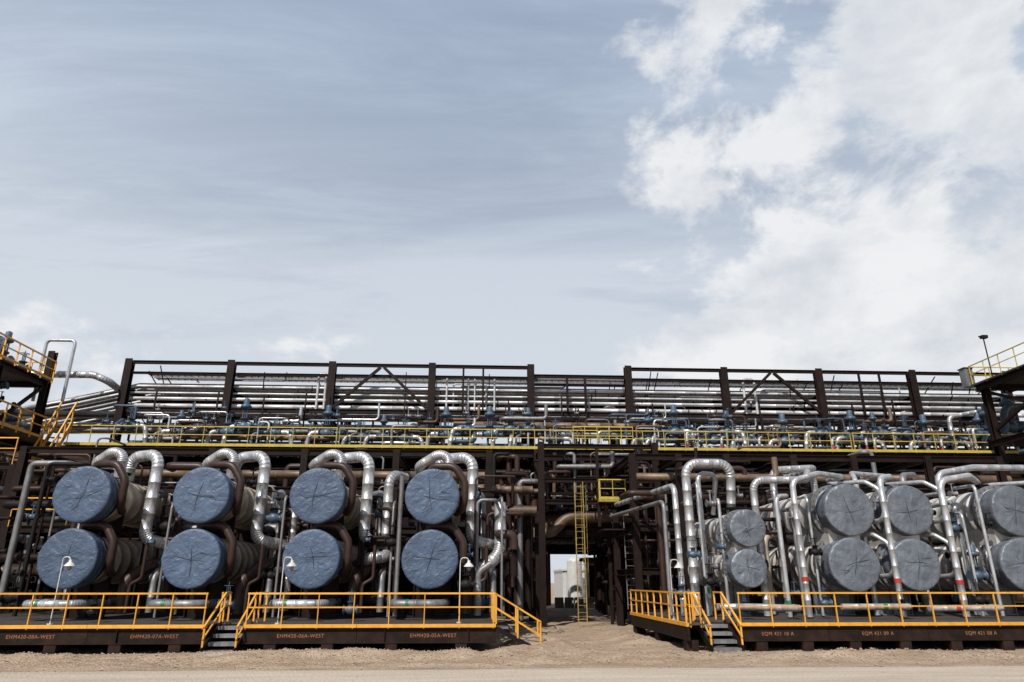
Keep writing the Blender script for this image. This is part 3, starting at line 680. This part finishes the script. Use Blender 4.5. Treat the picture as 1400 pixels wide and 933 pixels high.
smallvalves(10,7,9,36,40,1.2,5,['teal','steel2','steel2']); smallvalves(10,3.5,8.8,34.2,36,5,8.2,['teal','steel2','steel2'])
mk('small_pipework',STUFF,(SM,SI),loc=(0,30,0),kind='stuff',label='mass of small-bore pipes, valves and hangers on the steelwork',cat='pipework')

# large pipes in passage
pipe([(3.45,35.3,4.3),(3.75,35.2,4.35),(4.5,35.2,5.05),(6.6,35.2,5.1),(8.7,35.2,5.1)],.27,'tand','rusty tan pipe crossing the passage','passage pipes',bend=.9,n=20)
pipe([(-.5,40.9,4.3),(3.0,40.9,4.3),(4.3,40.9,5.4),(9.0,40.9,5.5)],.36,'tan','rusty tan pipe crossing the passage','passage pipes',bend=1.0,n=20)
pipe([(-1.5,38.8,6.9),(2.6,38.8,6.9)],.24,'tan','tan pipe beside the passage','passage pipes',n=16)
pipe([(.5,34.4,6.3),(2.7,34.4,6.3)],.18,'tan','tan pipe beside the passage','passage pipes',n=16)
pipe([(.5,34.6,5.3),(2.9,34.6,5.3)],.24,'tand','tan pipe beside the passage','passage pipes',n=16)
for (y,z,r,m) in ((41.5,7.3,.22,'brown'),(42.5,6.6,.28,'tan'),(44,4.3,.13,'alu2'),(43,8.2,.25,'brown'),(44.5,7.6,.2,'steel2'),(41.8,7.9,.14,'alu2'),(44.8,6.0,.3,'steel2'),(45,5.2,.25,'brown'),(44.6,4.7,.18,'steel2')):
    pipe([(3.3,y,z),(9,y,z)],r,m,'horizontal pipe crossing the passage','passage pipes')
pipe([(6.6,43.5,8.7),(6.6,43.5,5.8),(8.9,43.5,5.6)],.24,'tan','tan elbow in the passage','passage pipes',bend=.7)
pipe([(3.9,39.3,8.6),(3.9,39.3,6.4),(4.6,40.6,6.2),(4.6,45,6.2)],.16,'alu2','grey elbow in the passage','passage pipes',bend=.5)
pipe([(4.2,37.5,8.7),(4.2,37.5,6.9),(5.0,38.6,6.6),(8.7,38.6,6.6)],.12,'brown',None,'passage pipes',bend=.4)
pipe([(8.3,37.2,0.1),(8.3,37.2,8.6)],.13,'brown',None,'passage pipes'); pipe([(7.9,38.6,0.1),(7.9,38.6,8.6)],.1,'steel',None,'passage pipes')
t=thing('passage_frame',(6.1,36,0),'brown steel portal frame over the passage','steel frame','module frames')
for x in (3.1,8.85):
    for y in (33.9,36.2): mk('column',B().ibeam((x,y,0),(x,y,8.6),.3,.3,.03,up=(0,1,0)),'steel',t)
for z in (8.2,6.0,7.1): mk('beam',B().ibeam((3.25,36.2,z),(8.7,36.2,z),.2,.3),'steel',t)
for z in (8.4,6.7,5.65): mk('beam',B().ibeam((3.25,33.9,z),(8.7,33.9,z),.18,.22),'steel',t)
for x in (5.9,7.9): mk('post',B().beam((x,33.9,4.5),(x,33.9,8.3),.13,.13),'steel',t)
for x in (3.1,8.85):
    for z in (8.2,5.8): mk('beam',B().ibeam((x,34.05,z),(x,36.05,z),.18,.22),'steel',t)
mk('beam',B().ibeam((3.25,36.2,4.3),(8.7,36.2,4.3),.2,.3),'steel',t)
for x in (4.6,6.2,7.4): mk('post',B().beam((x,36.3,6.1),(x,36.3,8.1),.14,.14),'steel',t)
mk('brace',B().beam((7.2,36.2,3.6),(8.7,36.2,5.9),.14,.14),'steel',t)
for z in (3.5,2.6,1.7,.9): mk('beam',B().ibeam((6.85,36.2,z),(8.7,36.2,z),.2,.22),'steel',t)
for x in (6.75,7.3,7.8): mk('post',B().beam((x,36.2,0),(x,36.2,4.15),.15,.15),'steel',t)
mk('beam',B().ibeam((3.5,48,3.9),(9.8,48,3.9),.2,.35),'steel',t)
for x in (3.6,8.3,9.4): mk('post',B().beam((x,48,0),(x,48,8.6),.25,.25),'steel',t)
t=thing('pipe_bridge',(7,53,0),'dark steel pipe bridge behind the main rack','pipe bridge')
for x in (4.3,10.7):
    for y in (51.5,57): mk('column',B().ibeam((x,y,0),(x,y,11),.35,.35,.04,up=(0,1,0)),'steel',t)
for y in (51.5,57):
    for z in (4.4,6.5,8.2,9.8,10.9): mk('beam',B().ibeam((4.5,y,z),(10.5,y,z),.2,.35),'steel',t)
rb=random.Random(2)
for k in range(17):
    z=4.7+k*.37; pipe([(4.1,52+rb.uniform(0,4.5),z),(10.9,52+rb.uniform(0,4.5),z)],rb.choice([.15,.2,.28]),rb.choice(['brown','steel2','tan','steel','steel2']),'dark pipe on the pipe bridge','bridge pipes',band=2,n=10)
t=thing('caged_ladder',(5.0,33.5,0),'tall faded yellow caged ladder in the passage','ladder')
LXc=4.9; LYc=33.6
for x in (LXc-.2,LXc+.2): mk('side_rail',B().beam((x,LYc,.05),(x,LYc,6.6),.04,.035),'lemond',t)
for i in range(21): mk('rung',B().cyl((LXc-.19,LYc,.35+i*.3),(LXc+.19,LYc,.35+i*.3),.011,6),'lemond',t)
b=B()
for i in range(5):
    z=2.5+i*.95; b.tube([(LXc-.22,LYc,z),(LXc-.28,LYc-.5,z),(LXc,LYc-.75,z),(LXc+.28,LYc-.5,z),(LXc+.22,LYc,z)],.011,6,bend=.25)
for x,y in ((LXc-.27,LYc-.4),(LXc,LYc-.7),(LXc+.27,LYc-.4)): b.beam((x,y,2.4),(x,y,6.4),.018,.01)
mk('cage',b,'lemond',t)
railing((5.9,33.5,5.75),(7.2,33.5,5.75),.95,.6,'lemon',True,'yellow railing on a small ladder landing','walkway railings'); railing((5.9,33.55,5.75),(5.9,34.8,5.75),.95,.6,'lemon',True,'yellow railing on a small ladder landing','walkway railings')
mk('landing',B().box(5.85,7.25,33.44,33.78,5.64,5.74),'lemond',label='small yellow ladder landing in the passage',cat='landing')
t=thing('ladder',(7.1,33,0),'slim grey ladder at the passage side','ladder')
mk('side_rail',B().beam((6.9,33,.8),(6.9,33,5),.04,.04),'alu2',t); mk('side_rail',B().beam((7.3,33,.8),(7.3,33,5),.04,.04),'alu2',t)
for i in range(14): mk('rung',B().cyl((6.92,33,1+i*.28),(7.28,33,1+i*.28),.014,6),'alu2',t)

# ------------------------------------------------------------------ buildings and dark backing behind
def building(x0,x1,y0,y1,h,mat,lab):
    t=thing('building',((x0+x1)/2,y0,0),lab,'building')
    b=B(); b.box(x0,x1,y0,y1,0,h)
    n=int((x1-x0)/.6)
    for i in range(n): 
        x=x0+(i+.5)*(x1-x0)/n; b.box(x-.05,x+.05,y0-.04,y0-.002,0,h)
    mk('wall',b,mat,t); mk('roof',B().box(x0-.1,x1+.1,y0-.15,y1+.1,h+.003,h+.18),mat,t)
    return t
building(-34,4.0,50,60,10.9,'panel','near-black panelled block added as dark backing behind the rack')  # both panelled blocks are added to darken the background behind the rack
building(11,46,50,60,10.9,'panel','dark panelled process building behind the rack')
bt=building(8.6,16,72,80,3.0,'white','low white ribbed building beyond the passage')
mk('door',B().box(10.6,11.6,71.9,71.955,0,2.3),'alu2',bt)
t=thing('storage_tank',(9.0,66,0),'white vertical storage tank beyond the passage','tank')
mk('shell',B().lathe([(.7,0),(.7,3.5),(.66,3.7),(.35,3.85),(.05,3.95)],(9.0,66,.2),(0,0,1),28),'white',t)
mk('base',B().box(8.1,9.9,64.9,67.1,0,.2),'concrete',t)
t=thing('shed',(11.4,62,0),'dark utility shed beyond the passage','shed')
mk('wall',B().box(9.7,12.6,62,64.5,0,3.6),'steel',t); mk('roof',B().box(9.6,12.7,61.9,64.6,3.603,3.75),'panel',t); mk('door',B().box(10.1,10.9,61.93,61.997,0,2.2),'alu2',t)
for i,x in enumerate((6.6,7.4,8.2,9.2,10.0)):
    t=thing('concrete_block',(x,58,0),'pale concrete barrier block in the yard','concrete block','concrete blocks')
    b=B(); b.add([(x-.35,57.7,0),(x+.35,57.7,0),(x+.35,58.3,0),(x-.35,58.3,0),(x-.34,57.85,.8),(x+.34,57.85,.8),(x+.34,58.15,.8),(x-.34,58.15,.8)],[(3,2,1,0),(4,5,6,7),(0,1,5,4),(1,2,6,5),(2,3,7,6),(3,0,4,7)])
    mk('block',b,'concrete',t)

# ------------------------------------------------------------------ left tower
t=thing('access_tower',(-26,33,0),'brown steel access tower with two platforms','steel tower')
for x in (-24.2,-29):
    for y in (26,30,34,38): mk('column',B().ibeam((x,y,0),(x,y,12.3 if y<38 else 14.3),.35,.35,.035,up=(0,1,0)),'steel',t)
for z in (12.35,8.8,5.5,3.0):
    for a,b_ in ((26,30),(30,34),(34,38)): mk('beam',B().ibeam((-24.2,a+.18,z),(-24.2,b_-.18,z),.2,.3),'steel',t)
    for y in (26,30,34,38): mk('beam',B().ibeam((-28.8,y,z),(-24.4,y,z),.2,.3),'steel',t)
mk('brace',B().beam((-24.2,34.2,9),(-24.2,37.8,12.2),.15,.15),'steel',t)
mk('brace',B().beam((-24.2,37.8,5.7),(-24.2,34.2,8.6),.15,.15),'steel',t)
mk('platform',B().box(-29,-24,25,38.2,12.52,12.58),'grate',t); mk('platform',B().box(-29,-22.8,25,38.2,8.97,9.03),'grate',t)
railing((-23.9,25,12.58),(-23.9,38,12.58),1.1,1.1,'yellow',True,'yellow railing on the upper tower platform','tower railings',.075)
railing((-28.8,38.1,12.58),(-24.1,38.1,12.58),1.1,1.3,'yellow',True,'yellow railing on the upper tower platform','tower railings',.06)
railing((-22.75,27,9.03),(-22.75,36.4,9.03),1.1,1.1,'yellow',True,'yellow railing on the lower tower platform','tower railings',.075)
railing((-24.4,36.4,9.03),(-24.4,28,9.03),1.1,1.2,'yellow',True,'yellow railing on the lower tower platform','tower railings',.06)
t=thing('steps',(-22.6,36,7),'yellow steel stair between walkway levels','steps')
for x in (-22.7,-21.9):
    b=B(); b.beam((x,37.3,11.2),(x,35.4,7.6),.07,.07); b.beam((x,37.3,10.1),(x,35.4,6.5),.06,.22)
    for k in range(5): b.beam((x,35.5+k*.42,6.6+k*.8),(x,35.5+k*.42,7.8+k*.8),.06,.06)
    mk('handrail',b,'yellow',t)
for k in range(11): mk('tread',B().box(-22.66,-21.94,35.45+k*.17,35.72+k*.17,6.6+k*.32,6.63+k*.32),'grate',t)
valve(-25.2,35.6,13.0,1.05,0); valve(-25.0,36.9,12.95,.9,1); valve(-26.2,36.4,13.1,1.0,0)
pipe([(-26.8,35.8,13.0),(-25.7,35.6,13.0)],.13,'teal')
pipe([(-24.9,38.3,11.5),(-24.9,38.3,15.1),(-23.3,38.3,15.1),(-23.3,38.3,11.5)],.09,'alu','white pipe loop beside the tower','pipe loops',bend=.25)
pipe([(-28,38.8,13.2),(-22.2,38.8,13.2),(-21.4,39,12.9),(-21.3,41,12.6)],.2,'alu',bend=.7,n=16)
for k,(z,yy,r) in enumerate(((9.9,30,.12),(10.2,33,.16))):
    pipe([(-29,yy,z+.6),(-24.9,yy,z),(-24.7,yy+3,z-.2),(-24.7,38.5,z-.2)],r,'alu',bend=.5)
valve(-23.7,33,9.9,.7,0); valve(-23.6,35.2,9.8,.7,1)
for (z,m) in ((6.9,'steel'),(6.1,'alu2'),(4.6,'shell'),(3.7,'alu'),(5.3,'alu2'),(7.4,'brown'),(2.6,'steel')):
    pipe([(-26,31,z),(-18.5,31+z*.3,z-.3)],.12,m)
frame([-23.4,-19.6],[30,33.5],[1.8,3.4,5.2,6.6],6.7,'dark brown steel frame beside the access tower',.3)
railing((-18.8,29.2,4.2),(-15.4,29.2,4.2),1,1,'yellow',False,'yellow railing on a low side platform','tower railings')
railing((-22.8,29.7,6.75),(-19.5,29.7,6.75),1,1,'yellow',False,'yellow railing on a low side platform','tower railings')

# right tower
t=thing('access_tower',(32,34,0),'dark steel access tower with cantilevered platform','steel tower')
for x in (29.6,34):
    for y in (31,37.3): mk('column',B().ibeam((x,y,0),(x,y,12.8),.35,.35,.035,up=(0,1,0)),'steel',t)
for z in (12.7,9.4,6):
    mk('beam',B().ibeam((29.3,28,z),(29.3,37.6,z),.2,.35),'steel',t)
    for y in (31.2,37.1): mk('beam',B().ibeam((29.8,y,z),(33.8,y,z),.2,.35),'steel',t)
mk('brace',B().beam((29.6,37.1,10.2),(29.6,31.2,12.4),.16,.16),'steel',t); mk('brace',B().beam((29.6,37.1,12.4),(29.6,31.2,9.6),.16,.16),'steel',t)
mk('platform',B().box(29,35,28,37.6,12.88,12.96),'grate',t)
railing((29.05,28,12.96),(29.05,37.5,12.96),1.1,1.2,'lemon',False,'yellow-grey railing on the high platform','tower railings',.055)
railing((29.1,37.55,12.96),(34,37.55,12.96),1.1,1.2,'lemon',False,'yellow-grey railing on the high platform','tower railings',.055)
t=thing('camera_mast',(29.6,36.5,12.96),'slim grey mast with a small camera head','mast')
mk('pole',B().cyl((29.6,36.5,12.96),(29.6,36.5,15.5),.035,8),'steel2',t); mk('camera_head',B().box(29.45,29.8,36.35,36.6,15.5,15.68).cyl((29.3,36.45,15.6),(29.45,36.45,15.6),.05,8),'steel2',t)
t=thing('control_box',(29.2,37.9,12.9),'grey electrical cabinet on the high platform edge','cabinet')
mk('body',B().box(28.85,29.35,37.62,38.1,12.9,14.0),'alu2',t); mk('hood',B().box(28.8,29.4,37.58,38.14,14.003,14.06),'steel2',t)
valve(29.8,37.9,9.9,1.3,0); valve(31.4,38.2,10.6,1.3,0); valve(30.4,35,10,1.1,0)
pipe([(29,38,10.1),(30.8,38,10.1),(31,38,11.8),(33,38,11.8)],.2,'teal'); pipe([(27.8,38.4,9.0),(27.8,38.4,11.2),(30,38.4,11.6)],.13,'alu')

# ------------------------------------------------------------------ world / light / camera
SUN_EL=46; SUN_AZ=205
w=bpy.data.worlds.new("World"); sc.world=w; w.use_nodes=True
nt=w.node_tree; N=nt.nodes; L=nt.links; N.clear()
def mth(op,a,b=None,c=None,clamp=False):
    n=N.new('ShaderNodeMath'); n.operation=op; n.use_clamp=clamp
    for i,v in enumerate((a,b,c)):
        if v is None: continue
        if isinstance(v,(int,float)): n.inputs[i].default_value=v
        else: L.new(v,n.inputs[i])
    return n.outputs[0]
def sstep(v,a,b,o0=0.,o1=1.):
    n=N.new('ShaderNodeMapRange'); n.interpolation_type='SMOOTHSTEP'
    if a>b: a,b,o0,o1=b,a,o1,o0
    n.inputs['From Min'].default_value=a; n.inputs['From Max'].default_value=b
    n.inputs['To Min'].default_value=o0; n.inputs['To Max'].default_value=o1
    L.new(v,n.inputs['Value']); return n.outputs['Result']
def nz(vec,scale,det,rough=.55,dist=0.,off=(0,0,0),scl=(1,1,1),rot=0):
    mp=N.new('ShaderNodeMapping'); L.new(vec,mp.inputs['Vector']); mp.inputs['Scale'].default_value=scl
    mp.inputs['Location'].default_value=off; mp.inputs['Rotation'].default_value=(0,0,rot)
    n=N.new('ShaderNodeTexNoise'); n.inputs['Scale'].default_value=scale; n.inputs['Detail'].default_value=det
    n.inputs['Roughness'].default_value=rough; n.inputs['Distortion'].default_value=dist
    L.new(mp.outputs['Vector'],n.inputs['Vector']); return n.outputs['Fac']
tc=N.new('ShaderNodeTexCoord'); sp=N.new('ShaderNodeSeparateXYZ'); L.new(tc.outputs['Generated'],sp.inputs[0])
x,y,z=sp.outputs
zc=mth('ADD',mth('MAXIMUM',z,0.),.14)
cb=N.new('ShaderNodeCombineXYZ'); L.new(mth('DIVIDE',x,zc),cb.inputs[0]); L.new(mth('DIVIDE',y,zc),cb.inputs[1])
P=cb.outputs[0]
a=mth('DIVIDE',x,mth('ADD',mth('ABSOLUTE',y),.1))
front=sstep(y,-.25,.35)      # clouds faded out of the unseen sky behind the camera to cut fill light
sky=N.new('ShaderNodeTexSky'); sky.sky_type='NISHITA'; sky.sun_disc=False
sky.sun_elevation=rad(SUN_EL); sky.sun_rotation=rad(SUN_AZ); sky.dust_density=1.0; sky.air_density=1.0
bg1=N.new('ShaderNodeBackground'); bg1.inputs['Strength'].default_value=.10; L.new(sky.outputs[0],bg1.inputs[0])
c1=nz(P,1.0,10,.58,.7,(3,1,0),(.45,1.5,1),rad(-14)); c2=nz(P,2.2,12,.65,.6,(7,2,4),(.5,2.0,1),rad(-24))
cir=mth('ADD',mth('MULTIPLY',sstep(c1,.30,.74),.42),mth('MULTIPLY',sstep(c2,.38,.78),.26))
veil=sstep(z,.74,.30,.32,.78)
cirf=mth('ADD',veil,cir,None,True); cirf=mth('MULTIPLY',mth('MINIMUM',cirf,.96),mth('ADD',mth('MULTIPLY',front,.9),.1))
vc=N.new('ShaderNodeMix'); vc.data_type='RGBA'; L.new(sstep(z,.74,.32),vc.inputs['Factor'])
vc.inputs['A'].default_value=(.49,.585,.73,1); vc.inputs['B'].default_value=(.68,.735,.81,1)
bg2=N.new('ShaderNodeBackground'); L.new(vc.outputs['Result'],bg2.inputs['Color']); bg2.inputs['Strength'].default_value=.96
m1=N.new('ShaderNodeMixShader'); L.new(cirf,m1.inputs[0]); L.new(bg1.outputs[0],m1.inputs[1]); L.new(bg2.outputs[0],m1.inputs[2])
k1=nz(tc.outputs['Generated'],5.6,15,.60,.25,(1.3,.4,2.1),(1,1,1.45)); k3=nz(tc.outputs['Generated'],1.8,3,.5,.0,(4.3,2.4,.1))
kb=nz(tc.outputs['Generated'],13,12,.6,.1,(3,7,1),(1,1,1.3))
right=sstep(a,.06,.44); lowr=mth('MULTIPLY',sstep(z,.45,.32),sstep(a,.0,.3)); low=mth('MULTIPLY',sstep(z,.375,.30),sstep(a,.15,-.45,.5,1.0))
bias=mth('ADD',mth('ADD',mth('MULTIPLY',right,.295),mth('MULTIPLY',low,.25)),mth('MULTIPLY',lowr,.07))
dens=mth('ADD',mth('SUBTRACT',mth('ADD',k1,bias),.30),mth('MULTIPLY',mth('SUBTRACT',k3,.5),.2))
dens=mth('ADD',dens,mth('MULTIPLY',mth('SUBTRACT',kb,.5),.14))
cum=sstep(dens,.40,.54)
k2=nz(tc.outputs['Generated'],7,12,.6,.2,(5,5,5),(1,1,1.6))
cr=N.new('ShaderNodeValToRGB'); e=cr.color_ramp.elements
e[0].position=.34; e[0].color=(.68,.715,.765,1); e[1].position=.58; e[1].color=(.91,.92,.93,1); L.new(k2,cr.inputs['Fac'])
bg3=N.new('ShaderNodeBackground'); bg3.inputs['Strength'].default_value=.98; L.new(cr.outputs[0],bg3.inputs['Color'])
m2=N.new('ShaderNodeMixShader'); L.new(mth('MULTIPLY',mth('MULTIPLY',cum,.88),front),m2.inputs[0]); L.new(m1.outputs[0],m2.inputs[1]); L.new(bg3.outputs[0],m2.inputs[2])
wo=N.new('ShaderNodeOutputWorld'); L.new(m2.outputs[0],wo.inputs[0])

sd=bpy.data.lights.new('sun','SUN'); sd.energy=5.0; sd.angle=rad(.5); sd.color=(1,.955,.89)
so=bpy.data.objects.new('sun',sd); COL.objects.link(so)
az=rad(SUN_AZ); el=rad(SUN_EL)
dirv=Vector((math.sin(az)*math.cos(el),math.cos(az)*math.cos(el),math.sin(el)))
so.rotation_euler=dirv.to_track_quat('Z','Y').to_euler(); so.location=(0,0,30)
cd=bpy.data.cameras.new('camera'); cd.lens=24; cd.sensor_width=36; cd.clip_end=3000; cd.clip_start=.1
co=bpy.data.objects.new('camera',cd); COL.objects.link(co); co.location=(0,0,2.0)
co.rotation_euler=(rad(90+19.4),0,rad(-2.8)); sc.camera=co
sc.view_settings.view_transform='Standard'; sc.view_settings.look='None'; sc.view_settings.exposure=0
